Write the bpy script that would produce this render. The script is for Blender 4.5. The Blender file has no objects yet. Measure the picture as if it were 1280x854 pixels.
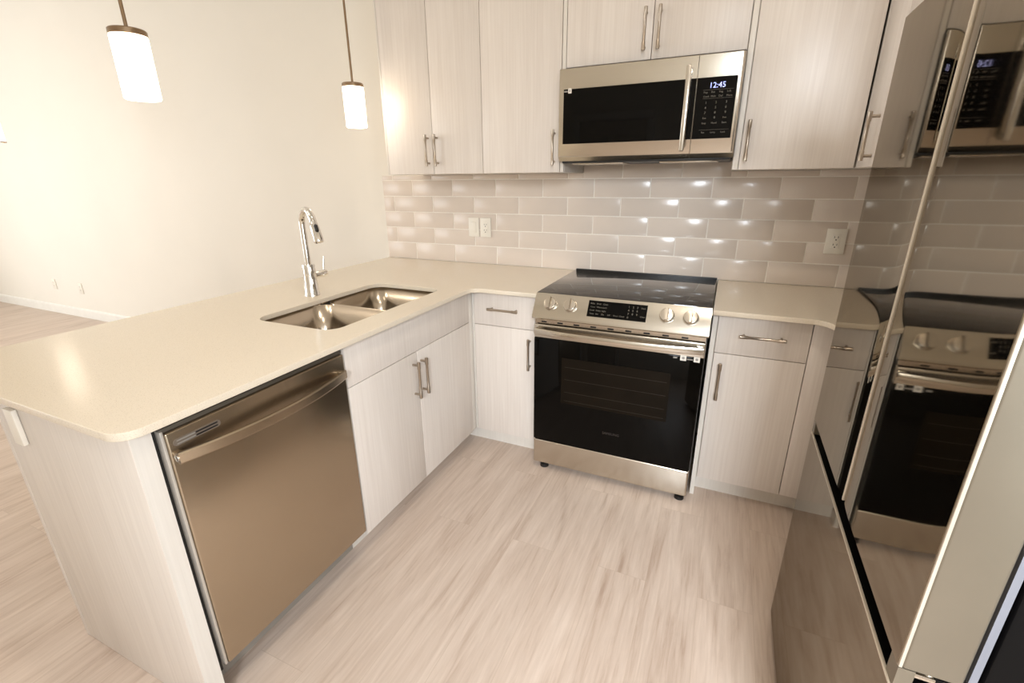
import bpy, bmesh, math, random
from mathutils import Vector, Matrix
C = bpy.context.scene.collection
random.seed(4)

# ------------------------------------------------------------------ camera
def setup_camera():
    yaw, pitch, roll = 0.4224, -0.3338, -0.0091
    cy, sy, cp, sp, cr, sr = math.cos(yaw), math.sin(yaw), math.cos(pitch), math.sin(pitch), math.cos(roll), math.sin(roll)
    fwd = Vector((-sy*cp, cy*cp, sp)); right = Vector((cy, sy, 0)); up = right.cross(fwd)
    r2 = right*cr + up*sr; u2 = -right*sr + up*cr
    cam = bpy.data.cameras.new('camera'); o = bpy.data.objects.new('camera', cam); C.objects.link(o)
    m = Matrix.Identity(4)
    for i in range(3):
        m[i][0] = r2[i]; m[i][1] = u2[i]; m[i][2] = -fwd[i]
    m[0][3], m[1][3], m[2][3] = 0.7701, -2.6563, 1.4177
    o.matrix_world = m
    cam.sensor_width = 36; cam.sensor_fit = 'HORIZONTAL'; cam.lens = 585.98/1280*36
    cam.clip_start = 0.02
    bpy.context.scene.camera = o
setup_camera()

# ------------------------------------------------------------------ exposure, world, daylight
vs = bpy.context.scene.view_settings
vs.view_transform = 'Standard'; vs.look = 'None'; vs.gamma = 1; vs.use_curve_mapping = False
vs.exposure = 0.15
DAY_LIVING, DAY_SIDE, DAY_END, FRONT_FILL, ADDED_POT, PENDANT, WORLD = 62, 40, 72, 37, 9.5, 8, 0.7
W = bpy.data.worlds.new('World'); bpy.context.scene.world = W; W.use_nodes = True
W.node_tree.nodes['Background'].inputs[0].default_value = (0.80, 0.90, 1.0, 1)
W.node_tree.nodes['Background'].inputs[1].default_value = WORLD

def area(name, loc, direction, sx, sy, power, col, shape='RECTANGLE', spread=180):
    l = bpy.data.lights.new(name, 'AREA'); l.shape = shape; l.size = sx
    if shape in ('RECTANGLE', 'ELLIPSE'): l.size_y = sy
    l.energy = power; l.color = col; l.spread = math.radians(spread)
    o = bpy.data.objects.new(name, l); C.objects.link(o); o.location = loc
    o.rotation_euler = Vector(direction).to_track_quat('-Z', 'Y').to_euler()
    return o
# daylight through added, unseen windows (each lamp stands just outside its pane)
area('daylight_patio', (-5.7, -4.42, 1.25), (0, 1, -0.08), 2.7, 2.0, DAY_LIVING, (0.93, 0.97, 1.0))
area('daylight_side', (2.02, -3.25, 1.4), (-1, .1, -0.05), 1.5, 1.6, DAY_SIDE, (0.84, 0.92, 1.0))
area('added_front_fill', (1.42, -4.42, 2.05), (-.12, 1, -0.70), .7, .9, FRONT_FILL, (0.86, 0.93, 1.0), 'RECTANGLE', 75)  # added front fill, narrowed and aimed at the right base cabinets
area('daylight_end', (-8.12, -2.6, 1.4), (1, 0, -0.05), 1.6, 1.4, DAY_END, (0.93, 0.97, 1.0))

# ------------------------------------------------------------------ materials
def lin(c):
    return tuple(((v/255)/12.92 if v/255 <= .04045 else ((v/255+.055)/1.055)**2.4) for v in c) + (1,)
def new_mat(name):
    m = bpy.data.materials.new(name); m.use_nodes = True
    nt = m.node_tree; b = nt.nodes['Principled BSDF']
    return m, nt, b
def N(nt, t, **kw):
    n = nt.nodes.new(t)
    for k, v in kw.items(): setattr(n, k, v)
    return n
def coords(nt, scale=(1, 1, 1), rot=(0, 0, 0), loc=(0, 0, 0)):
    g = N(nt, 'ShaderNodeNewGeometry'); mp = N(nt, 'ShaderNodeMapping')
    nt.links.new(g.outputs['Position'], mp.inputs['Vector'])
    mp.inputs['Scale'].default_value = scale; mp.inputs['Rotation'].default_value = rot; mp.inputs['Location'].default_value = loc
    return mp.outputs['Vector']
def ramp(nt, fac, stops):
    r = N(nt, 'ShaderNodeValToRGB')
    while len(r.color_ramp.elements) < len(stops): r.color_ramp.elements.new(.5)
    for e, (p, c) in zip(r.color_ramp.elements, stops): e.position = p; e.color = c
    nt.links.new(fac, r.inputs['Fac']); return r.outputs['Color']
def noise(nt, vec, scale=1, detail=4, rough=.5, dist=0):
    n = N(nt, 'ShaderNodeTexNoise'); nt.links.new(vec, n.inputs['Vector'])
    n.inputs['Scale'].default_value = scale; n.inputs['Detail'].default_value = detail
    n.inputs['Roughness'].default_value = rough; n.inputs['Distortion'].default_value = dist
    return n.outputs['Fac']
def bump(nt, b, h, strength=.1, dist=.001):
    n = N(nt, 'ShaderNodeBump'); n.inputs['Strength'].default_value = strength; n.inputs['Distance'].default_value = dist
    nt.links.new(h, n.inputs['Height']); nt.links.new(n.outputs['Normal'], b.inputs['Normal'])
def simple(name, col, rough=.5, metal=0, spec=.5, vary=.03, nscale=8):
    m, nt, b = new_mat(name)
    c = lin(col)
    f = noise(nt, coords(nt), nscale, 3)
    lo = tuple(x*(1-vary) for x in c[:3]) + (1,); hi = tuple(min(1, x*(1+vary)) for x in c[:3]) + (1,)
    nt.links.new(ramp(nt, f, [(.3, lo), (.7, hi)]), b.inputs['Base Color'])
    b.inputs['Roughness'].default_value = rough; b.inputs['Metallic'].default_value = metal
    b.inputs['Specular IOR Level'].default_value = spec
    return m
def wood(name, base, dark, rough, spec=.5, scale=(110, 110, 2.2)):
    m, nt, b = new_mat(name)
    v = coords(nt, scale)
    f = noise(nt, v, 1, 6, .6, .4)
    v2 = coords(nt, (9, 9, 1.1)); f2 = noise(nt, v2, 1, 3, .5, 1.2)
    mx = N(nt, 'ShaderNodeMath', operation='MULTIPLY_ADD'); nt.links.new(f, mx.inputs[0]); mx.inputs[1].default_value = .6
    m2 = N(nt, 'ShaderNodeMath', operation='MULTIPLY'); nt.links.new(f2, m2.inputs[0]); m2.inputs[1].default_value = .4
    nt.links.new(m2.outputs[0], mx.inputs[2])
    nt.links.new(ramp(nt, mx.outputs[0], [(.30, lin(dark)), (.66, lin(base))]), b.inputs['Base Color'])
    b.inputs['Roughness'].default_value = rough; b.inputs['Specular IOR Level'].default_value = spec
    bump(nt, b, f, .06, .0006)
    return m
def brushed(name, col, rough, axis, amount=.02, rot=0):
    """stainless steel brushed along one axis"""
    m, nt, b = new_mat(name)
    s = [700, 700, 700]; s[axis] = 3
    f = noise(nt, coords(nt, tuple(s)), 1, 2)
    c = lin(col)
    nt.links.new(ramp(nt, f, [(.3, tuple(x*.95 for x in c[:3]) + (1,)), (.7, c)]), b.inputs['Base Color'])
    b.inputs['Metallic'].default_value = 1; b.inputs['Roughness'].default_value = rough
    return m
def emit(name, col, strength):
    m, nt, b = new_mat(name)
    b.inputs['Base Color'].default_value = (.85, .83, .8, 1)
    b.inputs['Emission Color'].default_value = lin(col); b.inputs['Emission Strength'].default_value = strength
    b.inputs['Roughness'].default_value = .3
    return m
def floor_mat():
    m, nt, b = new_mat('oak_plank_floor')
    v = coords(nt, (1, 1, 1), (0, 0, math.pi/2), (0, 0.06, 0))
    br = N(nt, 'ShaderNodeTexBrick'); nt.links.new(v, br.inputs['Vector'])
    br.offset = .37; br.offset_frequency = 2
    br.inputs['Scale'].default_value = 1; br.inputs['Brick Width'].default_value = 1.22; br.inputs['Row Height'].default_value = .18
    br.inputs['Mortar Size'].default_value = .0008; br.inputs['Mortar Smooth'].default_value = .3; br.inputs['Bias'].default_value = 0
    br.inputs['Color1'].default_value = (0, 0, 0, 1); br.inputs['Color2'].default_value = (1, 1, 1, 1); br.inputs['Mortar'].default_value = (.5, .5, .5, 1)
    # grain, shifted plank by plank
    g = N(nt, 'ShaderNodeNewGeometry'); sep = N(nt, 'ShaderNodeVectorMath', operation='MULTIPLY_ADD')
    nt.links.new(br.outputs['Color'], sep.inputs[0]); sep.inputs[1].default_value = (3.7, 9.1, 5.3); nt.links.new(g.outputs['Position'], sep.inputs[2])
    mp = N(nt, 'ShaderNodeMapping'); nt.links.new(sep.outputs[0], mp.inputs['Vector']); mp.inputs['Scale'].default_value = (42, 2.4, 1)
    fine = noise(nt, mp.outputs[0], 1.6, 7, .65, .7)
    mp2 = N(nt, 'ShaderNodeMapping'); nt.links.new(sep.outputs[0], mp2.inputs['Vector']); mp2.inputs['Scale'].default_value = (7, 1.0, 1)
    broad = noise(nt, mp2.outputs[0], 1, 4, .5, 2.2)
    a = N(nt, 'ShaderNodeMath', operation='MULTIPLY'); nt.links.new(fine, a.inputs[0]); a.inputs[1].default_value = .55
    s = N(nt, 'ShaderNodeMath', operation='MULTIPLY_ADD'); nt.links.new(broad, s.inputs[0]); s.inputs[1].default_value = .45; nt.links.new(a.outputs[0], s.inputs[2])
    col = ramp(nt, s.outputs[0], [(.28, lin((172, 149, 132))), (.46, lin((199, 180, 165))), (.66, lin((215, 198, 184)))])
    mix = N(nt, 'ShaderNodeMix', data_type='RGBA', blend_type='MULTIPLY'); mix.inputs['Factor'].default_value = 1
    tint = ramp(nt, br.outputs['Color'], [(0, (.95, .95, .95, 1)), (1, (1.0, 1.0, 1.0, 1))])
    nt.links.new(col, mix.inputs['A']); nt.links.new(tint, mix.inputs['B'])
    mort = N(nt, 'ShaderNodeMix', data_type='RGBA'); nt.links.new(br.outputs['Fac'], mort.inputs['Factor'])
    nt.links.new(mix.outputs['Result'], mort.inputs['A']); mort.inputs['B'].default_value = lin((186, 167, 150))
    nt.links.new(mort.outputs['Result'], b.inputs['Base Color'])
    b.inputs['Roughness'].default_value = .42; b.inputs['Specular IOR Level'].default_value = .4
    bump(nt, b, fine, .05, .0006)
    return m
def quartz_mat():
    m, nt, b = new_mat('white_quartz')
    f = noise(nt, coords(nt), 420, 2, .6)
    f2 = noise(nt, coords(nt), 90, 2, .5)
    c1 = ramp(nt, f, [(.33, lin((203, 189, 168))), (.42, lin((229, 217, 198)))])
    mix = N(nt, 'ShaderNodeMix', data_type='RGBA', blend_type='MULTIPLY'); mix.inputs['Factor'].default_value = .5
    nt.links.new(c1, mix.inputs['A']); nt.links.new(ramp(nt, f2, [(.25, (.93, .93, .92, 1)), (.4, (1, 1, 1, 1))]), mix.inputs['B'])
    nt.links.new(mix.outputs['Result'], b.inputs['Base Color'])
    b.inputs['Roughness'].default_value = .16
    return m
def fridge_mat():
    m, nt, b = new_mat('dark_mirror_steel')
    b.inputs['Base Color'].default_value = (.42, .38, .325, 1); b.inputs['Metallic'].default_value = 1
    b.inputs['Specular Tint'].default_value = (.55, .52, .48, 1)
    f = noise(nt, coords(nt, (3, 300, 300)), 1, 2)
    mr = N(nt, 'ShaderNodeMapRange'); nt.links.new(f, mr.inputs['Value']); mr.inputs['To Min'].default_value = .02; mr.inputs['To Max'].default_value = .06
    nt.links.new(mr.outputs[0], b.inputs['Roughness'])
    return m
M = dict(
    ash=wood('pale_ash_laminate', (231, 223, 215), (216, 206, 197), .34),
    ash_edge=wood('pale_ash_edge', (230, 224, 215), (220, 213, 204), .4),
    ash_shaded=wood('shaded_ash_laminate', (229, 220, 210), (213, 203, 193), .42),  # same ash laminate, tinted darker to carry the end panel's shade
    gap=simple('cabinet_carcass_shade', (120, 108, 96), .7),
    carcass=simple('white_melamine', (214, 208, 200), .5),
    wall=simple('warm_white_wall_paint', (238, 232, 221), .6, spec=.3, vary=.01, nscale=2),
    ceil=simple('white_ceiling_paint', (240, 237, 230), .8, spec=.2, vary=.01),
    trim=simple('white_trim_paint', (240, 237, 230), .35),
    door=simple('white_door_paint', (216, 208, 196), .4),
    floor=floor_mat(), quartz=quartz_mat(),
    tile=simple('taupe_glazed_tile', (226, 213, 201), .19, vary=.04, nscale=2.5),
    grout=simple('pale_grout', (250, 243, 233), .8),
    steel=brushed('brushed_steel', (206, 199, 187), .21, 0),
    steel_y=brushed('brushed_steel_room_tint', (186, 172, 152), .27, 1),  # stainless steel tinted brown for the floor and room it mirrors
    steel_sink=brushed('sink_steel', (190, 178, 162), .2, 1, .04),
    steel_trim=simple('satin_steel', (200, 192, 180), .25, 1),
    nickel=simple('brushed_nickel', (176, 164, 150), .28, 1),
    chrome=simple('chrome', (232, 230, 226), .06, 1, vary=.01),
    bronze=simple('pendant_bronze', (150, 128, 104), .3, 1),
    black=simple('black_plastic', (16, 15, 15), .4),
    blackglass=simple('black_glass', (7, 6, 5), .04, vary=.1, spec=.12),
    cook=simple('ceramic_cooktop_glass', (20, 18, 16), .05, vary=.1, spec=.9),
    ovenwin=simple('oven_window_glass', (20, 15, 9), .06, vary=.15, spec=.12),
    mark=simple('printed_grey_marks', (104, 97, 86), .5),
    markdim=simple('printed_dim_marks', (70, 64, 56), .5),
    dwedge=simple('pale_door_edge', (196, 188, 178), .35, .3),
    ventgrey=simple('vent_plate_grey', (126, 114, 102), .4, .3),
    fridge=fridge_mat(),
    fridge_side=simple('satin_beige_steel', (126, 117, 102), .38, .6),
    fridge_edge=simple('pale_edge_strip', (214, 204, 188), .3, .6),
    fridge_body=simple('black_enamel', (5, 4, 4), .55, spec=.12),
    gasket=simple('grey_gasket', (112, 112, 118), .5),
    plate=simple('white_switch_plate', (244, 238, 226), .35, vary=.01),
    slot=simple('outlet_slot', (92, 84, 74), .6),
    sticker=simple('white_sticker', (232, 226, 216), .5),
    stickergrey=simple('sticker_print', (150, 145, 138), .5),
    shade_far=emit('dim_opal_glass', (255, 238, 214), 2.5),
    shade=emit('lit_opal_glass', (255, 238, 214), PENDANT),
    led=emit('added_led', (255, 226, 186), 14),
    digits=emit('blue_display_digits', (84, 120, 255), 1.3),
)
def glass_mat():
    m, nt, b = new_mat('clear_window_pane'); nt.nodes.remove(b)
    tr = N(nt, 'ShaderNodeBsdfTransparent'); gl = N(nt, 'ShaderNodeBsdfGlossy'); mx = N(nt, 'ShaderNodeMixShader')
    gl.inputs['Roughness'].default_value = .01; mx.inputs[0].default_value = .06
    nt.links.new(tr.outputs[0], mx.inputs[1]); nt.links.new(gl.outputs[0], mx.inputs[2])
    nt.links.new(mx.outputs[0], nt.nodes['Material Output'].inputs['Surface'])
    return m
M['glass'] = glass_mat()

# ------------------------------------------------------------------ mesh helpers
class MB:
    def __init__(s): s.bm = bmesh.new()
    def box(s, x0, x1, y0, y1, z0, z1, bev=0, seg=2):
        x0, x1 = min(x0, x1), max(x0, x1); y0, y1 = min(y0, y1), max(y0, y1); z0, z1 = min(z0, z1), max(z0, z1)
        b = bmesh.new(); bmesh.ops.create_cube(b, size=1)
        for v in b.verts: v.co = Vector(((x0+x1)/2+v.co.x*(x1-x0), (y0+y1)/2+v.co.y*(y1-y0), (z0+z1)/2+v.co.z*(z1-z0)))
        if bev: bmesh.ops.bevel(b, geom=b.edges[:], offset=bev, segments=seg, affect='EDGES', profile=.5)
        s._merge(b); return s
    def _merge(s, b, mat=None):
        if mat is not None: bmesh.ops.transform(b, matrix=mat, verts=b.verts)
        me = bpy.data.meshes.new('tmp'); b.to_mesh(me); b.free(); s.bm.from_mesh(me); bpy.data.meshes.remove(me)
    def cyl(s, p0, p1, r0, r1=None, seg=24, bev=0):
        r1 = r0 if r1 is None else r1
        p0, p1 = Vector(p0), Vector(p1); d = p1-p0
        b = bmesh.new(); bmesh.ops.create_cone(b, cap_ends=True, segments=seg, radius1=r0, radius2=r1, depth=d.length)
        if bev:
            es = [e for e in b.edges if len(e.link_faces) == 2 and any(len(f.verts) > 4 for f in e.link_faces)]
            bmesh.ops.bevel(b, geom=es, offset=bev, segments=3, affect='EDGES', profile=.5)
        s._merge(b, Matrix.Translation((p0+p1)/2) @ d.to_track_quat('Z', 'Y').to_matrix().to_4x4()); return s
    def lathe(s, profile, origin=(0, 0, 0), seg=40):
        o = Vector(origin); rings = []
        for r, z in profile:
            if r < 1e-6: rings.append([s.bm.verts.new(o+Vector((0, 0, z)))])
            else: rings.append([s.bm.verts.new(o+Vector((r*math.cos(2*math.pi*k/seg), r*math.sin(2*math.pi*k/seg), z))) for k in range(seg)])
        for a, b in zip(rings, rings[1:]):
            for k in range(seg):
                k2 = (k+1) % seg
                if len(a) == 1 and len(b) == 1: continue
                if len(a) == 1: f = (a[0], b[k], b[k2])
                elif len(b) == 1: f = (a[k], b[0], a[k2])
                else: f = (a[k], b[k], b[k2], a[k2])
                s.bm.faces.new(f)
        return s
    def tube(s, pts, r, seg=16):
        pts = [Vector(p) for p in pts]; rs = r if isinstance(r, (list, tuple)) else [r]*len(pts)
        rings = []; up = Vector((0, 0, 1)); prev = None
        for i, p in enumerate(pts):
            t = (pts[min(i+1, len(pts)-1)]-pts[max(i-1, 0)]).normalized()
            if prev is None:
                a = up if abs(t.dot(up)) < .95 else Vector((1, 0, 0)); n = t.cross(a).normalized()
            else: n = (prev-t*prev.dot(t)).normalized()
            prev = n; b = t.cross(n)
            rings.append([s.bm.verts.new(p+rs[i]*(n*math.cos(2*math.pi*k/seg)+b*math.sin(2*math.pi*k/seg))) for k in range(seg)])
        for a, b in zip(rings, rings[1:]):
            for k in range(seg): s.bm.faces.new((a[k], a[(k+1) % seg], b[(k+1) % seg], b[k]))
        s.bm.faces.new(rings[0][::-1]); s.bm.faces.new(rings[-1]); return s
    def sweep(s, pts, section):
        """section: function i -> list of 3D points (closed loop); capped"""
        rings = [[s.bm.verts.new(q) for q in section(i, Vector(p))] for i, p in enumerate(pts)]
        n = len(rings[0])
        for a, b in zip(rings, rings[1:]):
            for k in range(n): s.bm.faces.new((a[k], a[(k+1) % n], b[(k+1) % n], b[k]))
        s.bm.faces.new(rings[0][::-1]); s.bm.faces.new(rings[-1]); return s
    def prism(s, pts, axis, a0, a1):
        """polygon pts in the two other axes (order x,y,z minus axis) extruded from a0 to a1"""
        def mk(p, a):
            q = list(p); q.insert(axis, a); return s.bm.verts.new(q)
        A = [mk(p, a0) for p in pts]; B = [mk(p, a1) for p in pts]; n = len(pts)
        s.bm.faces.new(A[::-1]); s.bm.faces.new(B)
        for k in range(n): s.bm.faces.new((A[k], A[(k+1) % n], B[(k+1) % n], B[k]))
        return s
    def bevel(s, off, seg=2, angle=30):
        es = [e for e in s.bm.edges if len(e.link_faces) == 2 and e.calc_face_angle(0) > math.radians(angle)]
        bmesh.ops.bevel(s.bm, geom=es, offset=off, segments=seg, affect='EDGES', profile=.5); return s
    def text(s, body, size, origin, right, up, depth=.0004, align='LEFT'):
        cu = bpy.data.curves.new('tmp', 'FONT'); cu.body = body; cu.size = size; cu.extrude = depth; cu.align_x = align; cu.resolution_u = 2
        o = bpy.data.objects.new('tmp', cu); C.objects.link(o)
        bpy.context.view_layer.update()
        me = bpy.data.meshes.new_from_object(o.evaluated_get(bpy.context.evaluated_depsgraph_get()))
        r = Vector(right).normalized(); u = Vector(up).normalized(); n = r.cross(u)
        m = Matrix((( r.x, u.x, n.x, origin[0]), (r.y, u.y, n.y, origin[1]), (r.z, u.z, n.z, origin[2]), (0, 0, 0, 1)))
        me.transform(m); s.bm.from_mesh(me)
        bpy.data.objects.remove(o); bpy.data.curves.remove(cu); bpy.data.meshes.remove(me); return s
    def build(s, name, mat, parent=None, label=None, smooth=True, base=None):
        bmesh.ops.recalc_face_normals(s.bm, faces=s.bm.faces)
        root = parent
        while root is not None and root.parent is not None: root = root.parent
        L = Vector(root['base']) if root is not None else Vector(base or (0, 0, 0))
        bmesh.ops.translate(s.bm, verts=s.bm.verts, vec=-L)
        if smooth:
            for f in s.bm.faces: f.smooth = True
            for e in s.bm.edges:
                if len(e.link_faces) == 2 and e.calc_face_angle(0) > math.radians(35): e.smooth = False
        me = bpy.data.meshes.new(name); s.bm.to_mesh(me); s.bm.free()
        me.materials.append(mat)
        o = bpy.data.objects.new(name, me); C.objects.link(o)
        if parent is not None: o.parent = parent
        else: o.location = L; o['base'] = tuple(L)
        if label: o['label'] = label
        return o
def tag(o, label, cat, group=None):
    o['label'] = label; o['category'] = cat
    if group: o['group'] = group
    return o
def thing(name, label, cat, base, group=None):
    o = bpy.data.objects.new(name, None); C.objects.link(o); o.empty_display_size = .1
    o.location = base; o['base'] = tuple(base)
    return tag(o, label, cat, group)
def structure(o): o['kind'] = 'structure'; return o
def bx(*a, bev=0, seg=2): return MB().box(*a, bev=bev, seg=seg)
def rrect(x0, x1, y0, y1, r, n=8):
    out = []
    for cx, cy, a0 in ((x1-r, y1-r, 0), (x0+r, y1-r, 90), (x0+r, y0+r, 180), (x1-r, y0+r, 270)):
        for k in range(n+1):
            a = math.radians(a0+90*k/n); out.append((cx+r*math.cos(a), cy+r*math.sin(a)))
    return out

# ------------------------------------------------------------------ room shell
CEIL = 3.5; XL, XR, YF = -7.9, 1.82, -4.25
structure(bx(XL-.2, XR+.2, YF-.2, .2, -.1, 0).build('floor', M['floor']))
structure(bx(XL-.2, XR+.2, YF-.2, .2, CEIL, CEIL+.1).build('ceiling', M['ceil']))
structure(bx(XL-.2, XR+.2, 0, .15, 0, CEIL).build('wall_back', M['wall']))
def wall_with_hole(name, axis, c0, c1, a0, a1, holes):
    """wall slab normal to axis (0: x, 1: y) with rectangular openings (a0,a1,z0,z1)"""
    mb = MB()
    def put(p0, p1, z0, z1):
        if p1-p0 < 1e-4 or z1-z0 < 1e-4: return
        if axis == 0: mb.box(c0, c1, p0, p1, z0, z1)
        else: mb.box(p0, p1, c0, c1, z0, z1)
    cur = a0
    for h0, h1, z0, z1 in sorted(holes):
        put(cur, h0, 0, CEIL); put(h0, h1, 0, z0); put(h0, h1, z1, CEIL); cur = h1
    put(cur, a1, 0, CEIL)
    return structure(mb.build(name, M['wall']))
wall_with_hole('wall_front', 1, YF-.15, YF, XL-.2, XR+.2, [(-7.1, -4.3, .2, 2.3), (1.05, 1.78, 1.55, 2.5)])
wall_with_hole('wall_right', 0, XR, XR+.15, YF, 0, [(-4.05, -2.45, .5, 2.3)])
wall_with_hole('wall_left', 0, XL-.15, XL, YF, 0, [(-3.5, -1.7, .6, 2.2)])
def window(n, axis, c, a0, a1, z0, z1, mull):
    def B(mb, p0, p1, q0, q1, d0, d1):
        if axis == 0: mb.box(c+d0, c+d1, p0, p1, q0, q1, bev=.004)
        else: mb.box(p0, p1, c+d0, c+d1, q0, q1, bev=.004)
    mb = MB(); w = .06
    B(mb, a0, a1, z0, z0+w, -.04, .04); B(mb, a0, a1, z1-w, z1, -.04, .04)
    B(mb, a0, a0+w, z0+w, z1-w, -.04, .04); B(mb, a1-w, a1, z0+w, z1-w, -.04, .04)
    for k in range(1, mull):
        p = a0+(a1-a0)*k/mull; B(mb, p-w/2, p+w/2, z0+w, z1-w, -.035, .035)
    f = structure(mb.build('window_%d' % n, M['trim']))
    g = MB(); B2 = (a0+w, a1-w, z0+w, z1-w)
    if axis == 0: g.box(c-.004, c+.004, B2[0], B2[1], B2[2], B2[3])
    else: g.box(B2[0], B2[1], c-.004, c+.004, B2[2], B2[3])
    g.build('window_pane', M['glass'], f)
window(1, 1, YF-.075, -7.1, -4.3, .2, 2.3, 2)  # unseen windows, added to bring daylight into the room
window(2, 0, XR+.075, -4.05, -2.45, .5, 2.3, 2)
window(4, 1, YF-.075, 1.05, 1.78, 1.55, 2.5, 1)  # unseen high window added for front fill and the microwave's bright edge
window(3, 0, XL-.075, -3.5, -1.7, .6, 2.2, 2)
def baseboard(name, axis, c, d, a0, a1):
    prof = [(0, 0), (.014, 0), (.014, .085), (.009, .1), (0, .1)]
    mb = MB()
    pts = [(c+d*p, z) for p, z in prof]
    mb.prism(pts, 1-axis, a0, a1)
    structure(mb.build(name, M['trim'], smooth=False))
baseboard('baseboard_back', 1, 0, -1, XL, -1.36)
baseboard('baseboard_left', 0, XL, 1, YF, 0)
# panelled door in the wall behind the camera, mirrored in the microwave glass
d1 = structure(bx(-1.0, -.22, YF, YF+.035, .005, 2.05, bev=.002).build('door_1', M['door']))
mb = MB()
for a, b in ((-.89, -.66), (-.56, -.33)):
    for z0, z1 in ((.2, .95), (1.1, 1.9)):
        mb.box(a, b, YF+.03, YF+.045, z0, z1, bev=.007); mb.box(a+.03, b-.03, YF+.04, YF+.052, z0+.03, z1-.03, bev=.006)
mb.build('door_panel', M['door'], d1)
mb = MB(); mb.box(-1.09, -1.005, YF, YF+.05, 0, 2.06, bev=.004); mb.box(-.215, -.13, YF, YF+.05, 0, 2.06, bev=.004); mb.box(-1.09, -.13, YF, YF+.05, 2.06, 2.15, bev=.004)
structure(mb.build('trim_1', M['trim']))
MB().lathe([(0, .06), (.012, .06), (.026, .045), (.026, .03), (.012, .02), (.012, 0), (.028, 0), (0, 0)]).build('tmp', M['nickel'])
kn = bpy.data.objects['tmp']; kn.name = 'door_knob'; kn.parent = d1; kn.rotation_euler = (-math.pi/2, 0, 0); kn.location = (-.29, YF+.035, .98)
del kn['base']

# ------------------------------------------------------------------ tiled backsplash (bevelled bricks on grout)
def tiles(name, along, a0, a1, wall, label, zc=.9115, ztop=1.4445):
    zr = [zc, 1.0195, 1.119, 1.2185, 1.317, 1.416, ztop]
    g = .0055; L = .300; tl = MB(); t0, t1 = .0040, .0065
    strips = [(i, a0, a1, zr[i+1]) for i in range(5)]
    if along == 'x': strips += [(5, a0, .017, ztop), (5, .017, .757, 1.493), (5, .757, a1, ztop)]
    else: strips += [(5, a0, a1, ztop)]
    for i, s0, s1, zt in strips:
        z0 = zr[i]+(g/2 if i else .001); z1 = zt-(g/2 if i < 5 else 0)
        off = (-1.119 if i % 2 == 0 else -.969)
        k = math.floor((s0-off)/L)
        while off+k*L < s1:
            p0 = max(s0, off+k*L+g/2); p1 = min(s1, off+(k+1)*L-g/2); k += 1
            if p1-p0 < .008: continue
            if along == 'x': tl.box(p0, p1, -t1, -t0+.001, z0, z1, bev=.0016, seg=2)
            else: tl.box(wall-t1, wall-t0+.001, -p1, -p0, z0, z1, bev=.0016, seg=2)
    if along == 'x': gr = bx(a0, a1, -t0, -.0005, zc, ztop).box(.0175, .7565, -t0, -.0005, ztop, 1.493)
    else: gr = bx(wall-t0, wall-.0005, -a1, -a0, zc, ztop)
    o = gr.build(name, M['grout']); tag(o, label, 'backsplash')
    tl.build('tile', M['tile'], o, 'glossy taupe bricks, raised over paler grout')
tiles('tile_backsplash', 'x', -1.352, 1.81, 0, 'taupe glazed brick tile backsplash behind the stove, under the wall cabinets')
tiles('tile_backsplash', 'y', .01, 1.2, XR, 'short return of taupe tile on the right wall beside the refrigerator')

# ------------------------------------------------------------------ cabinet parts
def handle_mb(c, axis, out, length=.157, stand=.03):
    """bar pull: centre of the bar on the face, axis of the bar, outward direction"""
    c, a, n = Vector(c), Vector(axis).normalized(), Vector(out).normalized()
    mb = MB(); b = c+n*stand; h = length/2
    mb.tube([b-a*h, b-a*(h-.001), b-a*(h-.03), b-a*(h-.033), b+a*(h-.033), b+a*(h-.03), b+a*(h-.001), b+a*h],
            [.0062, .0072, .0072, .0056, .0056, .0072, .0072, .0062], 14)
    for sgn in (-1, 1):
        q = c+a*sgn*(h-.016); mb.cyl(q-n*.001, q+n*stand, .0052, seg=14)
    return mb
G = .0015
def front(name, parent, face, a0, a1, z0, z1, out, mat=None, th=.018):
    """slab front; out '+x' or '-y' or '-x'; face = position of its outer face"""
    a0 += G; a1 -= G; z0 += G; z1 -= G
    if out == '-y': mb = bx(a0, a1, face, face+th, z0, z1, bev=.0012)
    elif out == '+x': mb = bx(face-th, face, a0, a1, z0, z1, bev=.0012)
    else: mb = bx(face, face+th, a0, a1, z0, z1, bev=.0012)
    return mb.build(name, mat or M['ash'], parent)
OUT = {'-y': (0, -1, 0), '+x': (1, 0, 0), '-x': (-1, 0, 0)}
def pull(parent, c, axis, out, length=.157):
    return handle_mb(c, axis, OUT[out], length).build('handle', M['nickel'], parent)

# ---- upper cabinets
UT, UB, UY = 2.36, 1.445, -.355
UPG = 'wall cabinets above the tile'
def upper(label, x0, x1, z0, doors, handles, filler=(), side_left=False):
    t = thing('wall_cabinet', label, 'cabinet', ((x0+x1)/2, -.002, z0), UPG)
    cb = MB().box(x0, x1, -.002, UY+.02, z0+.001, UT); cb.build('carcass', M['ash_edge'], t)
    for (a, b), hs in zip(doors, handles):
        d = front('door', t, UY, a, b, z0, UT, '-y')
        for hx, hz in hs: pull(d, (hx, UY, hz), (0, 0, 1), '-y')
    for a, b in filler: front('filler_strip', t, UY+.002, a, b, z0, UT, '-y', M['ash_edge'])
    return t
upper('two-door pale ash wall cabinet at the left end, paired handles at the middle', -1.030, -.419, UB,
      [(-1.017, -.717), (-.717, -.419)], [[(-.745, 1.564)], [(-.689, 1.564)]], [(-1.030, -1.017)])
upper('single-door pale ash wall cabinet left of the microwave, handle at its right', -.4185, .0165, UB,
      [(-.419, -.004)], [[(-.032, 1.558)]], [(-.004, .0165)])
upper('short two-door pale ash cabinet directly above the microwave', .017, .757, 1.888,
      [(.017, .389), (.389, .757)], [[(.359, 1.997)], [(.417, 1.997)]])
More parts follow.
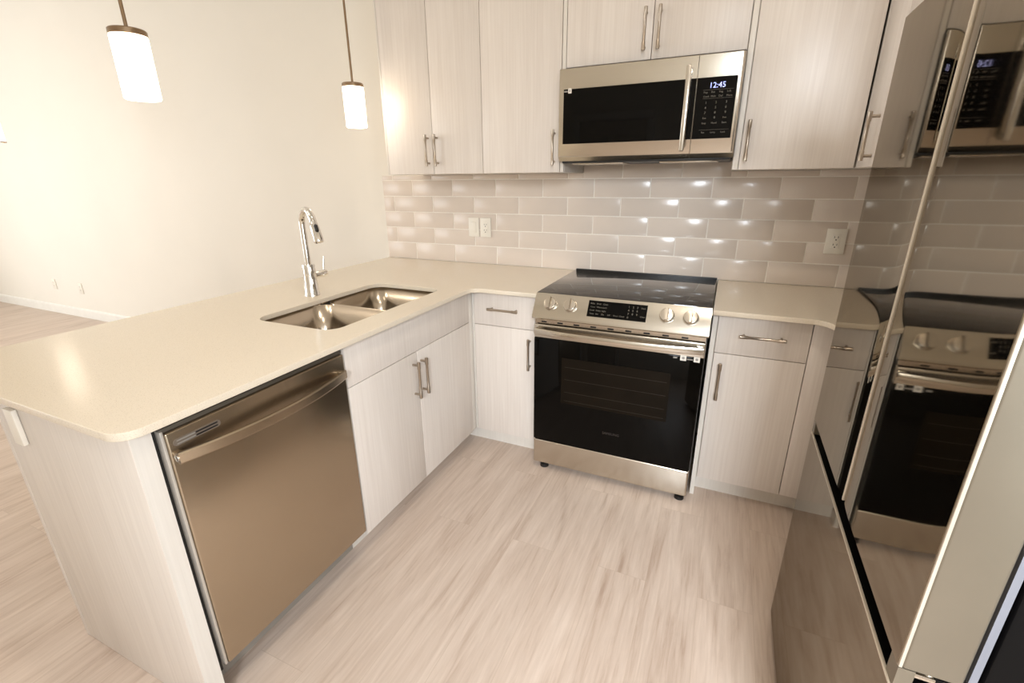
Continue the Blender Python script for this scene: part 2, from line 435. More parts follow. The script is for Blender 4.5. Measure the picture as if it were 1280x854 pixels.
upper('single-door pale ash wall cabinet right of the microwave, handle at its left', .7575, 1.192, UB,
      [(.782, 1.190)], [[(.804, 1.556)]], [(.758, .782)])
t = thing('wall_cabinet', 'pale wall cabinet turned sideways in the right corner beside the refrigerator top', 'cabinet', (1.5, -.5, UB), UPG)
bx(1.214, XR-.002, -.002, -.925, UB+.001, UT).build('carcass', M['ash_edge'], t)
d = front('door', t, 1.195, -.640, -.372, UB, UT, '-x'); pull(d, (1.195, -.566, 1.545), (0, 0, 1), '-x')
d = front('door', t, 1.195, -.912, -.640, UB, UT, '-x')
front('filler_strip', t, 1.196, -.372, -.336, UB, UT, '-x', M['ash_edge'])

# ---- base cabinets
CT, CU = .910, .890           # countertop top and underside
t = thing('base_cabinet', 'narrow base cabinet in the corner left of the stove, one drawer over one door', 'cabinet', (-.2, -.3, 0), 'base cabinets')
mb = MB(); mb.box(-.36, -.024, -.02, -.59, .095, CU-.001); mb.box(-.024, -.005, -.02, -.607, 0, CU-.001); mb.build('carcass', M['ash_edge'], t)
d = front('drawer', t, -.61, -.363, -.024, .711, .880, '-y'); pull(d, (-.191, -.61, .803), (1, 0, 0), '-y', .165)
d = front('door', t, -.61, -.363, -.024, .097, .711, '-y'); pull(d, (-.050, -.61, .589), (0, 0, 1), '-y', .165)
front('filler_strip', t, -.607, -.379, -.363, .097, .885, '-y', M['ash_edge'])
bx(-.453, -.024, -.545, -.53, 0, .095).build('toe_kick', M['ash_edge'], t)

t = thing('base_cabinet', 'base cabinet right of the stove, one drawer with a horizontal handle over one door', 'cabinet', (1.0, -.3, 0), 'base cabinets')
mb = MB(); mb.box(.785, 1.205, -.02, -.59, .095, CU-.001); mb.box(.767, .785, -.02, -.612, 0, CU-.001); mb.build('carcass', M['ash_edge'], t)
d = front('drawer', t, -.61, .787, 1.126, .716, .882, '-y'); pull(d, (.958, -.61, .806), (1, 0, 0), '-y', .168)
d = front('door', t, -.61, .787, 1.126, .097, .716, '-y'); pull(d, (.819, -.61, .595), (0, 0, 1), '-y', .168)
front('filler_panel', t, -.61, 1.126, 1.206, .097, CU-.002, '-y')
bx(.785, 1.25, -.545, -.53, 0, .095).build('toe_kick', M['ash_edge'], t)

t = thing('base_cabinet', 'base cabinet on the right wall, hidden between the corner and the refrigerator', 'cabinet', (1.5, -.8, 0), 'base cabinets')
bx(1.226, XR-.012, -.62, -1.205, .095, CU-.001).build('carcass', M['ash_edge'], t)
d = front('door', t, 1.207, -1.2, -.615, .097, .885, '-x'); pull(d, (1.207, -1.16, .75), (0, 0, 1), '-x')
bx(1.262, 1.277, -1.205, -.545, 0, .095).build('toe_kick', M['ash_edge'], t)

PX = -.367                   # face of the peninsula fronts
t = thing('sink_cabinet', 'two-door base cabinet under the sink with a plain panel above the doors', 'cabinet', (-.7, -1.1, 0))
mb = MB()
mb.box(-.984, PX-.020, -1.528, -1.51, .095, CU-.001); mb.box(-.984, PX-.020, -.70, -.62, .095, CU-.001)
mb.box(-.984, PX-.020, -1.51, -.70, .095, .115); mb.box(-.984, -.97, -1.51, -.70, .115, CU-.001)
mb.box(PX-.026, PX-.020, -1.51, -.70, .69, CU-.001)
mb.build('carcass', M['ash_edge'], t)
front('false_front', t, PX, -1.527, -.655, .729, .886, '+x')
d = front('door', t, PX, -1.527, -1.115, .1, .729, '+x'); pull(d, (PX, -1.150, .612), (0, 0, 1), '+x', .166)
d = front('door', t, PX, -1.115, -.655, .1, .729, '+x'); pull(d, (PX, -1.092, .612), (0, 0, 1), '+x', .166)
front('filler_strip', t, PX-.004, -.655, -.613, .1, .886, '+x', M['ash_edge'])
bx(-.47, -.455, -1.528, -.548, 0, .095).build('toe_kick', M['ash_edge'], t)

t = thing('end_panel', 'broad ash panel, shade in its colour, closing the near end of the peninsula, with paler front edge', 'panel', (-.68, -2.16, 0))
bx(-.985, PX, -2.181, -2.135, .001, CU-.001, bev=.0012).build('panel', M['ash_shaded'], t)
bx(PX, PX+.002, -2.180, -2.136, .001, CU-.001).build('front_edge', M['ash_edge'], t, 'pale edge strip facing the kitchen floor')
o = bx(-1.001, -.986, -2.182, -.012, .001, CU-.001, bev=.001).build('back_panel', M['ash_shaded'], base=(-1, -1.1, 0))
tag(o, 'long ash panel forming the living room side of the peninsula', 'panel')

# ---- countertops
def slab(name, outer, holes, z0, z1, mat, label):
    cu = bpy.data.curves.new('tmp', 'CURVE'); cu.dimensions = '2D'; cu.fill_mode = 'BOTH'; cu.extrude = (z1-z0)/2-.0015; cu.bevel_depth = .0015; cu.bevel_resolution = 2; cu.offset = -.0015
    for pts in [outer]+holes:
        sp = cu.splines.new('POLY'); sp.points.add(len(pts)-1); sp.use_cyclic_u = True
        for p, q in zip(sp.points, pts): p.co = (q[0], q[1], 0, 1)
    o = bpy.data.objects.new('tmp', cu); C.objects.link(o); bpy.context.view_layer.update()
    me = bpy.data.meshes.new_from_object(o.evaluated_get(bpy.context.evaluated_depsgraph_get()))
    bpy.data.objects.remove(o); bpy.data.curves.remove(cu)
    me.name = name; me.transform(Matrix.Translation((0, 0, (z0+z1)/2)))
    me.materials.clear(); me.materials.append(mat)
    ob = bpy.data.objects.new(name, me); C.objects.link(ob); tag(ob, label, 'countertop'); ob['base'] = (0, 0, 0)
    return ob
def arc(cx, cy, r, a0, a1, n=10): return [(cx+r*math.cos(math.radians(a0+(a1-a0)*k/n)), cy+r*math.sin(math.radians(a0+(a1-a0)*k/n))) for k in range(n+1)]
CX, CYF, CYE, CXO = -.343, -.657, -2.208, -1.358
rf = .055
left = [(CXO, -.0015), (CXO, CYE+.05)]+arc(CXO+.05, CYE+.05, .05, 180, 270)+arc(CX-.055, CYE+.055, .055, 270, 360)+arc(CX+rf, CYF-rf, rf, 180, 90)+[(-.003, CYF), (-.003, -.0015)]
SH = (-.872, -.470, -1.465, -.735)
slab('countertop', left, [rrect(*SH, .06, 8)], CU, CT, M['quartz'], 'large L-shaped white quartz countertop of the peninsula, holding the sink')
rx = 1.172
right = [(.764, -.0015), (.764, CYF)]+arc(rx-rf-.01, CYF-rf-.01, rf+.01, 90, 0)+[(rx, -1.208), (XR-.012, -1.208), (XR-.012, -.0015)]
slab('countertop', right, [], CU, CT, M['quartz'], 'small white quartz countertop between the stove and the refrigerator')

# ---- sink
sk = thing('kitchen_sink', 'undermount stainless double-bowl sink in the peninsula countertop', 'sink', (-.67, -1.1, .68))
def bowl(x0, x1, y0, y1, zt, zb):
    mb = MB(); spec = [(0, zt, .065), (0, zb+.03, .065), (.004, zb+.015, .06), (.015, zb+.004, .05), (.032, zb, .04)]
    rings = []
    for ins, z, r in spec:
        rings.append([mb.bm.verts.new((x, y, z)) for x, y in rrect(x0+ins, x1-ins, y0+ins, y1-ins, r, 10)])
    n = len(rings[0])
    for a, b in zip(rings, rings[1:]):
        for k in range(n): mb.bm.faces.new((a[k], a[(k+1) % n], b[(k+1) % n], b[k]))
    mb.bm.faces.new(rings[-1])
    return mb
for y0, y1 in ((-1.095, -.728), (-1.472, -1.115)):
    bmb = bowl(-.878, -.464, y0, y1, .888, .69)
    o = bmb.build('bowl', M['steel_sink'], sk)
    sm = o.modifiers.new('thickness', 'SOLIDIFY'); sm.thickness = .0015; sm.offset = 1
    cx, cy = -.67, (y0+y1)/2
    dr = MB().lathe([(.045, .6925), (.043, .6945), (.034, .693), (.030, .6915), (.008, .6915), (0, .6925)], (cx, cy, 0)).build('drain', M['chrome'], o)
MB().box(-.876, -.466, -1.1135, -1.0965, .80, .884, bev=.006, seg=3).build('divider', M['steel_sink'], sk)
mb = MB(); mb.box(-.905, -.88, -1.50, -.70, .884, .8885); mb.box(-.462, -.44, -1.50, -.70, .884, .8885); mb.box(-.88, -.462, -1.50, -1.474, .884, .8885); mb.box(-.88, -.462, -.726, -.70, .884, .8885)
mb.build('flange', M['steel_sink'], sk)

# ---- faucet
fx, fy = -.966, -1.073
fc = thing('faucet', 'tall chrome gooseneck pull-down faucet behind the sink', 'faucet', (fx, fy, CT))
MB().lathe([(0, CT), (.034, CT), (.034, CT+.006), (.0315, CT+.010), (.0285, CT+.10), (.028, CT+.140), (.0265, CT+.145), (0, CT+.145)], (fx, fy, 0)).build('body', M['chrome'], fc)
sd = Vector((.93, -.37, 0)).normalized()
pts = [Vector((fx, fy, CT+.14)), Vector((fx, fy, CT+.20)), Vector((fx, fy, 1.18)), Vector((fx, fy, 1.235))]
R = .064
for k in range(1, 17):
    a = math.radians(180-k*10.2); pts.append(Vector((fx, fy, 1.235))+sd*(R+R*math.cos(a))+Vector((0, 0, R*math.sin(a))))
MB().tube(pts, .0145, 20).build('spout', M['chrome'], fc)
e = pts[-1]; dv = (pts[-1]-pts[-2]).normalized()
mb = MB(); mb.tube([e-dv*.004, e+dv*.006, e+dv*.008, e+dv*.03, e+dv*.085, e+dv*.092], [.0155, .0155, .0165, .0185, .0215, .0195], 24)
sh = mb.build('spray_head', M['chrome'], fc)
side = dv.cross(Vector((0, 0, 1))).normalized(); outw = (Vector((.74, -.67, 0))*.3+sd).normalized(); outw = (outw-dv*outw.dot(dv)).normalized()
mb = MB(); q = e+dv*.036+outw*.0185
mb.tube([q-dv*.017, q-dv*.012, q+dv*.012, q+dv*.017], [.004, .008, .008, .004], 14)
mb.build('spray_button', M['black'], sh, 'black rubber spray button')
mb = MB(); mb.cyl((fx, fy+.02, 1.0), (fx, fy+.098, 1.0), .0155, bev=.002); mb.build('lever_hub', M['chrome'], fc)
MB().tube([(fx, fy+.088, 1.008), (fx, fy+.090, 1.03), (fx+.002, fy+.098, 1.078)], [.0045, .004, .0036], 12).build('lever', M['chrome'], fc)

# ------------------------------------------------------------------ dishwasher
dw = thing('dishwasher', 'stainless dishwasher built into the peninsula, curved bar handle across its top', 'dishwasher', (-.6, -1.835, 0))
Y0, Y1 = -2.134, -1.530
mb = MB(); mb.box(-.95, -.415, Y0+.001, Y1-.001, .10, CU-.004); mb.box(-.415, -.385, Y0+.001, Y0+.014, .10, CU-.004); mb.box(-.415, -.395, Y0+.014, Y1-.001, .868, CU-.004)
mb.build('tub_housing', M['black'], dw)
dd = MB().box(-.412, -.362, -2.112, -1.535, .126, .862, bev=.004, seg=3).build('door', M['steel_y'], dw)
MB().box(-.414, -.372, -2.118, -1.532, .8625, .874, bev=.002).build('control_strip', simple('dark_control_strip', (84, 77, 67), .35), dd, 'dark strip along the top of the door')
mb = MB(); mb.box(-.414, -.366, -2.120, -2.1125, .126, .870, bev=.002)
mb.build('door_edge', M['dwedge'], dd, 'pale steel edging of the door')
# bowed handle
pts = []; n = 24
for k in range(n+1):
    u = -1+2*k/n; pts.append((-.343+.040*(1-u*u), -1.830+.277*u, .800))
def sec(i, p):
    return [p+Vector((dx, 0, dz)) for dx, dz in ((-.006, -.011), (-.003, -.015), (.003, -.015), (.006, -.011), (.006, .011), (.003, .015), (-.003, .015), (-.006, .011))]
mb = MB(); mb.sweep(pts, sec)
for s in (-1, 1): mb.box(-.363, -.340, -1.830+s*.268-.008, -1.830+s*.268+.008, .788, .812, bev=.002)
hd = mb.build('handle', M['steel_y'], dd)
MB().cyl((-.347, -2.1095, .800), (-.347, -2.1055, .800), .0085, bev=.001).build('end_cap', M['chrome'], hd, 'chrome ring on the near end of the bar')
mb = MB(); b = [(y, z) for y, z in rrect(-2.10, -1.982, .8225, .8405, .0085, 5)]; mb.prism(b, 0, -.3625, -.3605)
vt = mb.build('vent_plate', M['ventgrey'], dd)
mb = MB()
for z in (.8275, .8355):
    mb.box(-.3606, -.3598, -2.046, -1.990, z-.0018, z+.0018)
mb.build('vent_slot', M['black'], vt)
mb = MB()
for z in (.8275, .8355): mb.box(-.3606, -.3598, -2.092, -2.048, z-.0014, z+.0014)
mb.build('printed_legend', M['stickergrey'], vt)
bx(-.47, -.455, Y0, Y1, 0, .118).build('toe_panel', simple('shaded_toe_grey', (150, 142, 132), .5), dw)  # grey tone puts the shade under the dishwasher into the panel colour

# ------------------------------------------------------------------ range
rg = thing('range', 'slide-in stainless electric range with black glass oven door', 'stove', (.38, -.35, 0))
mb = MB(); mb.box(.004, .756, -.03, -.655, .035, .905); mb.build('body', simple('dark_grey_enamel', (58, 55, 52), .4), rg)
ct = MB().box(.001, .759, -.035, -.652, .905, .919, bev=.002).build('cooktop', M['cook'], rg)
mb = MB().box(.001, .759, -.012, -.026, .905, .9215, bev=.001)
mb.build('rear_vent_strip', M['black'], rg)
mb = MB(); 
for x in (.06, .24, .42): mb.box(x, x+.16, -.016, -.022, .9210, .9221, bev=.0003)
mb.build('vent_slot', M['markdim'], bpy.data.objects['rear_vent_strip'])
# control panel: slanted face
P0 = Vector((0, -.652, .917)); P1 = Vector((0, -.712, .822))      # (y,z) of face top and bottom
prof = [(-.640, .904), (-.652, .917), (-.712, .822), (-.7135, .812), (-.708, .806), (-.640, .802)]
mb = MB().prism(prof, 0, -.001, .761).bevel(.003, 2, 20)
cp = mb.build('control_panel', M['steel'], rg)
fdir = (P1-P0).normalized(); fn = Vector((0, fdir.z, -fdir.y)).normalized()
if fn.y > 0: fn = -fn
def onface(x, t, off=0):
    p = P0.lerp(P1, t)+fn*off; return Vector((x, p.y, p.z))
def facebox(x0, x1, t0, t1, d0, d1):
    mb = MB(); vs_ = []
    for d in (d0, d1): vs_.append([mb.bm.verts.new(onface(x, t, d)) for x, t in ((x0, t0), (x1, t0), (x1, t1), (x0, t1))])
    a, b = vs_
    mb.bm.faces.new(a[::-1]); mb.bm.faces.new(b)
    for k in range(4): mb.bm.faces.new((a[k], a[(k+1) % 4], b[(k+1) % 4], b[k]))
    return mb
ds = facebox(.253, .508, .13, .80, -.002, .0012).build('display', M['blackglass'], cp)
mb = MB(); fu = -fdir
for r_, items in ((.28, ((.262, 'Bake'), (.290, 'Broil'), (.318, 'Clean'))), (.42, ((.264, 'Conv'), (.291, 'Warm'), (.318, 'Lock'))), (.56, ((.262, 'Cook'), (.290, 'Delay'), (.316, 'Light'))), (.70, ((.264, 'Time'), (.291, 'Set'), (.316, 'On'), (.343, 'Off'), (.369, 'Oven'), (.395, 'Clock')))):
    for x, w in items: mb.text(w, .0095, onface(x, r_, .0013), (1, 0, 0), fu, .0002)
for i, row in enumerate(('123', '456', '789', '0')):
    for j, ch in enumerate(row): mb.text(ch, .013, onface(.428+.018*j, .30+.14*i, .0013), (1, 0, 0), fu, .0002)
mb.text('Start', .010, onface(.482, .30, .0013), (1, 0, 0), fu, .0002); mb.text('Clear', .010, onface(.482, .64, .0013), (1, 0, 0), fu, .0002)
mb.build('printed_legend', M['mark'], ds)
for x in (.078, .172, .590, .684):
    c = onface(x, .46)
    mb = MB(); mb.cyl(c-fn*.001, c+fn*.004, .0315, seg=36, bev=.001)
    kb = None
    mb.cyl(c+fn*.004, c+fn*.022, .0295, .0275, seg=36, bev=.002)
    kb = mb.build('knob', M['steel_trim'], cp)
    g = MB()
    a = -fdir
    lo = c-a*.0265; hi = c+a*.0265
    vsx = []
    for d, w in ((.020, .0065), (.038, .0048)):
        vsx.append([g.bm.verts.new(q+fn*d+Vector((s*w, 0, 0))) for q, s in ((lo, -1), (lo, 1), (hi, 1), (hi, -1))])
    A, B = vsx; g.bm.faces.new(A[::-1]); g.bm.faces.new(B)
    for k in range(4): g.bm.faces.new((A[k], A[(k+1) % 4], B[(k+1) % 4], B[k]))
    g.bevel(.0012, 2)
    g.build('grip', M['steel_trim'], kb)
# vent gap above the door
mb = MB().box(.008, .752, -.655, -.690, .783, .803)
vg = mb.build('vent_rail', M['steel_trim'], rg)
for k in range(9):
    x = .018+.0775*k+.02; bx(x, x+.026, -.689, -.6905, .787, .794).build('vent_slot', M['black'], vg)
# oven door
od = MB().box(.006, .754, -.658, -.700, .713, .779, bev=.004, seg=3).build('oven_door', M['steel'], rg)
gl = MB().box(.006, .754, -.658, -.7005, .172, .7125, bev=.003, seg=2).build('door_glass', M['blackglass'], od, 'black glass front of the oven')
mb = MB().box(.145, .632, -.7000, -.7009, .395, .628); wn = mb.build('oven_window', M['ovenwin'], gl)
mb = MB()
for z in (.583, .52, .455, .41): mb.box(.16, .62, -.7008, -.7011, z-.0008, z+.0008)
mb.build('oven_rack', simple('rack_dim', (30, 24, 15), .4), wn)
MB().text('SAMSUNG', .0175, (.394, -.7006, .274), (1, 0, 0), (0, 0, 1), .0003, 'CENTER').build('brand_lettering', simple('brand_grey', (52, 46, 42), .5), gl)
pts = []
for k in range(n+1):
    u = -1+2*k/n; pts.append((.382+.366*u, -.722-.030*(1-abs(u)**2.2), .752))
def sec2(i, p):
    return [p+Vector((0, dy, dz)) for dy, dz in ((.006, -.013), (.002, -.0165), (-.005, -.015), (-.008, -.009), (-.008, .009), (-.005, .015), (.002, .0165), (.006, .013))]
mb = MB().sweep(pts, sec2)
for s in (-1, 1): mb.box(.382+s*.353-.012, .382+s*.353+.012, -.699, -.722, .742, .764, bev=.002)
mb.build('handle', M['steel'], od)
for x0, x1 in ((.662, .686), (.715, .739)):
    st = MB().box(x0, x1, -.7003, -.7015, .694, .717).build('sticker', M['sticker'], od)
    MB().cyl(((x0+x1)/2, -.7013, .706), ((x0+x1)/2, -.7018, .706), .0055, seg=16).build('sticker_print', M['stickergrey'], st)
for a, b, z in ((.688, .712, .705), (.634, .650, .707)): bx(a, b, -.7004, -.7012, .7, z).build('sticker', M['stickergrey'], gl)
MB().box(.006, .754, -.640, -.700, .034, .168, bev=.008, seg=4).build('storage_drawer', M['steel'], rg)
for x in (.055, .725):
    for y in (-.665, -.10):
        mb = MB(); mb.cyl((x, y, 0), (x, y, .016), .022, .020, seg=20); mb.cyl((x, y, .016), (x, y, .040), .014, seg=16); mb.build('foot', M['black'], rg)

# ------------------------------------------------------------------ microwave
mw = thing('microwave', 'stainless over-the-range microwave with black window and vertical bar handle', 'microwave', (.38, -.2, 1.49))
MB().box(.012, .754, -.01, -.385, 1.500, 1.880, bev=.002).build('case', M['black'], mw)
MX0, MXS, MX1, MZ0, MZ1, MY = .010, .5885, .7565, 1.494, 1.874, -.420
def mwface(x0, x1, rl, rr):
    mb = MB(); pr = [(MY+.035, MZ1), (MY+.002, MZ1), (MY, MZ1-.002), (MY, MZ0+.022), (MY+.004, MZ0+.016), (MY+.022, MZ0), (MY+.035, MZ0)]
    mb.prism(pr, 0, x0, x1)
    return mb
dr_ = mwface(MX0, MXS-.001, 0, 0).bevel(.0015, 2).build('door', M['steel'], mw)
cpm = mwface(MXS+.001, MX1, 0, 0)
es = [e for e in cpm.bm.edges if all(abs(v.co.x-MX1) < 1e-5 and v.co.y < MY+.003 for v in e.verts)]
bmesh.ops.bevel(cpm.bm, geom=es, offset=.014, segments=6, affect='EDGES', profile=.5)
cpm = cpm.build('control_panel', M['steel'], mw)
wg = MB().box(.030, .548, MY+.001, MY-.0008, 1.567, 1.792).build('window_glass', M['blackglass'], dr_)
MB().box(.565, MXS-.0015, MY+.001, MY-.0008, 1.567, 1.792).build('glass_strip', M['blackglass'], dr_)
kp = MB().box(MXS+.0015, .738, MY+.001, MY-.0008, 1.567, 1.792).build('keypad', M['blackglass'], cpm)
MB().text('12:45', .028, (.667, MY-.0009, 1.7535), (1, 0, 0), (0, 0, 1), .0003, 'CENTER').build('clock_digits', M['digits'], kp, 'blue lit clock digits')
mb = MB(); yk = MY-.0009
for r_, ws in ((1.735, ('Pop', 'Pot', 'Veg', 'Soft')), (1.720, ('Cook', 'Melt', 'Def', 'More'))):
    for j, w in enumerate(ws): mb.text(w, .010, (.618+.0285*j, yk, r_), (1, 0, 0), (0, 0, 1), .0002)
for i, row in enumerate((('1', '2', '3'), ('4', '5', '6'), ('7', '8', '9'), ('Eco', '0', 'Pwr'), ('Stop', 'Hood', 'Start'))):
    for j, w in enumerate(row): mb.text(w, .012 if len(w) == 1 else .009, (.631+.038*j, yk, 1.697-.0185*i), (1, 0, 0), (0, 0, 1), .0002, 'CENTER')
for j, w in enumerate(('Fan', 'Lamp', 'Lock')): mb.text(w, .009, (.631+.038*j, yk, 1.588), (1, 0, 0), (0, 0, 1), .0002, 'CENTER')
for z in (1.7155, 1.7465, 1.6005): mb.box(.616, .728, yk, yk+.0005, z-.0003, z+.0003)
mb.build('key_legend', M['mark'], kp)
mb = MB().box(.5475, .5665, MY-.030, MY-.042, 1.520, 1.836, bev=.004, seg=3)
for z in (1.535, 1.821): mb.box(.550, .564, MY+.001, MY-.032, z-.009, z+.009, bev=.002)
mb.build('handle', M['steel_trim'], dr_)
s1 = MB().box(.051, .066, MY-.0007, MY-.0018, 1.775, 1.795).build('sticker', M['sticker'], dr_); MB().box(.056, .061, MY-.0017, MY-.0021, 1.780, 1.790).build('sticker_print', M['stickergrey'], s1)
MB().box(.032, .049, MY-.0007, MY-.0014, 1.780, 1.786).build('sticker', M['stickergrey'], dr_)
bot = MB().box(.02, .748, -.02, -.392, 1.486, 1.501, bev=.003).build('underside', M['black'], mw)
for x0, x1 in ((.06, .30), (.46, .70)):
    mb = MB().box(x0, x1, -.20, -.36, 1.480, 1.488, bev=.003); gf = mb.build('grease_filter', M['steel_trim'], bot)

# ------------------------------------------------------------------ refrigerator
FX, FY0, FY1, FYS = 1.066, -1.222, -2.008, -1.619
fr = thing('refrigerator', 'french-door refrigerator with dark mirror-like front at the right edge', 'refrigerator', (1.45, -1.6, 0))
mb = MB().box(1.155, XR-.02, FY1, FY0, .03, 1.73, bev=.004); mb.build('cabinet_body', M['fridge_body'], fr)
for y in (FY0-.06, FY1+.06):
    for x in (1.2, 1.72): MB().cyl((x, y, 0), (x, y, .035), .02, seg=16).build('foot', M['black'], fr)
def door_profile(y0, y1, ins, a, sides=(1, 1), p=7, nn=48):
    """front outline points (x,y) between y0 (far) and y1 (near): bows back towards both edges"""
    c, h = (y0+y1)/2, abs(y1-y0)/2-ins; out = []
    for k in range(nn+1):
        u = math.sin(math.pi/2*(-1+2*k/nn)); out.append((FX+a*abs(u)**p*sides[0 if u > 0 else 1], c+h*u))
    return out
def fdoor(name, y0, y1, z0, z1, sides, th=.072):
    d = MB(); r = .006
    d.box(FX+.005, FX+th, y0-.0, y1, z0, z1, bev=.004, seg=3)
    o = d.build(name, M['fridge_side'], fr)
    pr = door_profile(y0, y1, .0035, .0035, sides)
    mb = MB(); mb.prism(pr+[(FX+.0065, pr[-1][1]), (FX+.0065, pr[0][1])], 2, z0+.002, z1-.002)
    mb.build('front_panel', M['fridge'], o, 'dark mirror-like front')
    return o
DG0, DG1 = .727, .766
fdoor('far_door', FY0, FYS+.0025, DG1, 1.742, (.15, 1)).name = 'door_far'
nd = fdoor('door', FYS-.0025, FY1, DG1, 1.742, (1, .1))
dw_ = fdoor('freezer_drawer', FY0, FY1, .045, DG0, (.1, .1))
# pale edge strips; the far door's stands in for its lit side face
mb = MB().box(FX+.0003, FX+.012, FYS+.0022, FYS+.0062, DG1+.002, 1.741, bev=.001); mb.build('edge_strip', M['fridge_edge'], bpy.data.objects['door_far'])
mb = MB().box(FX+.001, FX+.0055, FY1-.0008, FY1+.0035, DG1+.002, 1.741, bev=.001); mb.build('edge_strip', M['fridge_edge'], nd)
mb = MB().box(FX-.0005, FX+.01, FY0-.004, FY1+.004, DG0-.004, DG0+.0005, bev=.001); mb.build('edge_strip', M['fridge_edge'], dw_)
mb = MB(); mb.prism([(FX+.004, DG0+.0006), (FX+.045, DG0+.0006), (FX+.045, DG1-.001), (FX+.07, DG1-.001), (FX+.07, DG0-.02), (FX+.004, DG0+.0002)], 1, FY0-.002, FY1+.0015); mb.build('handle_recess', M['fridge_body'], fr, 'black finger recess between doors and drawer')
for y0, y1 in ((FY0-.001, FY0-.024), (FY1+.030, FY1+.001)):
    mb = MB(); mb.prism([(FX+.002, y0), (FX+.022, y0), (FX+.022, y1), (FX+.002, y1)], 2, DG0+.0007, DG1-.0005); mb.build('recess_cap', M['fridge_side'], fr)
mb = MB().box(1.1430, 1.1515, FY1+.004, FYS-.006, DG1+.004, 1.735); mb.box(1.1430, 1.1515, FYS+.006, FY0-.004, DG1+.004, 1.735); mb.box(1.1430, 1.1515, FY1+.004, FY0-.004, .06, DG0-.004)
mb.build('gasket', M['gasket'], fr)
mb = MB().box(1.085, 1.16, FY1+.002, FY1+.03, DG1-.012, DG1-.004, bev=.002); mb.cyl((1.105, FY1+.014, DG1-.014), (1.105, FY1+.014, DG1+.001), .009, seg=16); mb.cyl((1.145, FY1+.012, DG1-.016), (1.145, FY1+.012, DG1-.003), .006, seg=12)
mb.build('hinge', M['steel_trim'], fr)

# ------------------------------------------------------------------ outlets and switches
def plate(name, label, cat, c, out, kind, group=None, w=.073, h=.116):
    """c: centre on the wall; out: wall normal"""
    n = Vector(out); r = Vector((0, 0, 1)).cross(n); c = Vector(c)
    t = thing(name, label, cat, c, group)
    def lb(a0, a1, b0, b1, d0, d1, bev=0):
        mb = MB().box(a0, a1, b0, b1, d0, d1, bev=bev)
        m = Matrix(((r.x, 0, n.x, c.x), (r.y, 0, n.y, c.y), (0, 1, n.z, c.z), (0, 0, 0, 1)))
        bmesh.ops.transform(mb.bm, matrix=m, verts=mb.bm.verts); return mb
    lb(-w/2, w/2, -h/2, h/2, 0, .012 if kind == 'blank' else .006, .002).build('face' if kind == 'blank' else 'cover_plate', M['plate'], t)
    if kind == 'switch':
        lb(-.0165, .0165, -.033, .033, .004, .0085, .0015).build('rocker', M['plate'], t)
    elif kind == 'outlet':
        f = lb(-.0165, .0165, -.033, .033, .004, .0078, .0015).build('receptacle', M['plate'], t)
        mb = None
        for cz in (.017, -.017):
            for a0, a1, b0, b1 in ((-.0085, -.006, -.002, .007), (.006, .0085, -.002, .007), (-.003, .003, -.012, -.007)):
                q = lb(a0, a1, cz+b0, cz+b1, .0070, .0082)
                if mb is None: mb = q
                else:
                    me = bpy.data.meshes.new('t'); q.bm.to_mesh(me); q.bm.free(); mb.bm.from_mesh(me); bpy.data.meshes.remove(me)
        mb.build('slot', M['slot'], f)
    return t
plate('light_switch', 'white rocker switch plate on the tile, left of the outlet beside it', 'switch', (-.672, -.0085, 1.135), (0, -1, 0), 'switch')
plate('wall_outlet', 'white outlet plate on the tile right beside the rocker switch', 'outlet', (-.590, -.0085, 1.135), (0, -1, 0), 'outlet')
plate('wall_outlet', 'white outlet plate on the tile over the small right countertop', 'outlet', (1.243, -.0085, 1.129), (0, -1, 0), 'outlet', w=.080)
plate('cover_plate', 'narrow white cover plate high on the shaded end panel of the peninsula', 'cover plate', (-.891, -2.1815, .806), (0, -1, 0), 'blank', w=.046, h=.105)
plate('wall_outlet', 'white outlet low on the far living room wall, the left of two', 'outlet', (-6.08, -.001, .345), (0, -1, 0), 'outlet')
plate('wall_outlet', 'white outlet low on the far living room wall, the right of two', 'outlet', (-5.55, -.001, .335), (0, -1, 0), 'outlet')

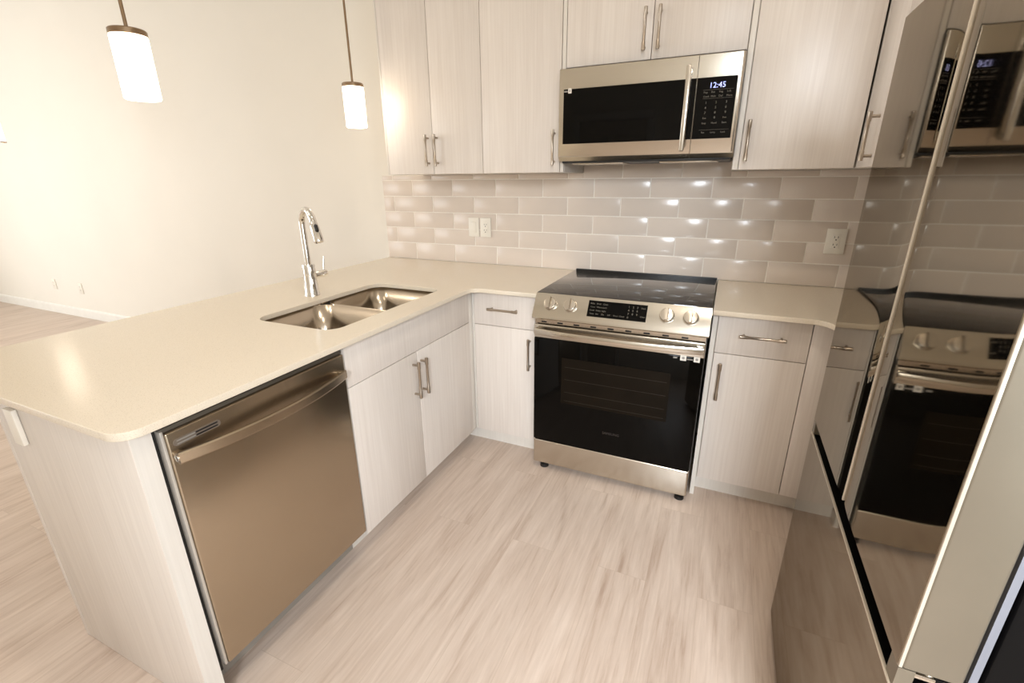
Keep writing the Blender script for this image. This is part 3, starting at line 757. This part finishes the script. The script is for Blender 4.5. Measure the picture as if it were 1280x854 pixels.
# ------------------------------------------------------------------ lamps
def pendant(label, x, y, r, zb, zt, group=None, rim=None, mat='shade'):
    t = thing('pendant_lamp', label, 'pendant lamp', (x, y, CEIL), group)
    MB().lathe([(0, CEIL-.001), (.06, CEIL-.001), (.06, CEIL-.02), (.05, CEIL-.026), (0, CEIL-.026)], (x, y, 0)).build('canopy', M['bronze'], t)
    MB().cyl((x, y, zt+.012), (x, y, CEIL-.024), .0055, seg=14).build('rod', M['bronze'], t)
    MB().lathe([(0, zt+.016), (r*.96, zt+.016), (r+.001, zt+.013), (r+.001, zt-.002), (r-.004, zt-.002), (0, zt-.002)], (x, y, 0)).build('cap', M['bronze'], t)
    MB().lathe([(0, zt-.003), (r-.001, zt-.003), (r, zt-.006), (r, zb+.004), (r-.004, zb), (0, zb)], (x, y, 0)).build('lamp_shade', M[mat], t)
    if rim: MB().lathe([(r-.004, zb+.004), (r+.003, zb+.004), (r+.003, zb-.003), (r-.004, zb-.003), (r-.004, zb+.004)], (x, y, 0)).build('rim', M['bronze'], t)
    return t
PG = 'pendant lamps'
pendant('lit white cylinder pendant lamp over the near part of the peninsula', -1.08, -1.553, .0525, 1.680, 1.868, PG)
pendant('lit white cylinder pendant lamp over the sink, next to the wall cabinets', -1.08, -.512, .0525, 1.681, 1.873, PG)
pendant('white lamp shade just showing at the left edge over the living area', -3.94, -.90, .06, 1.69, 2.06, PG, rim=True, mat='shade_far')
for k, (x, y) in enumerate(((.62, -1.9), (.85, -3.2), (-2.6, -2.6), (-4.8, -1.8))):  # unseen ceiling lights, added to brighten kitchen and living area
    t = thing('added_ceiling_light', 'unseen round ceiling light added to brighten the room', 'ceiling light', (x, y, CEIL), 'added ceiling lights')
    MB().lathe([(.055, CEIL), (.075, CEIL), (.075, CEIL-.006), (.06, CEIL-.008), (.055, CEIL-.004), (.055, CEIL)], (x, y, 0)).build('trim_ring', M['trim'], t)
    MB().lathe([(0, CEIL-.0035), (.054, CEIL-.0035), (.054, CEIL-.001), (0, CEIL-.001)], (x, y, 0)).build('diffuser', M['led'], t)
    area('added_ceiling_lamp', (x, y, CEIL-.02), (0, 0, -1), .1, .1, ADDED_POT, (1.0, .88, .74), 'DISK', 150)

bpy.data.objects['door_far'].name = 'door'
for o in bpy.data.objects:
    if 'base' in o: del o['base']
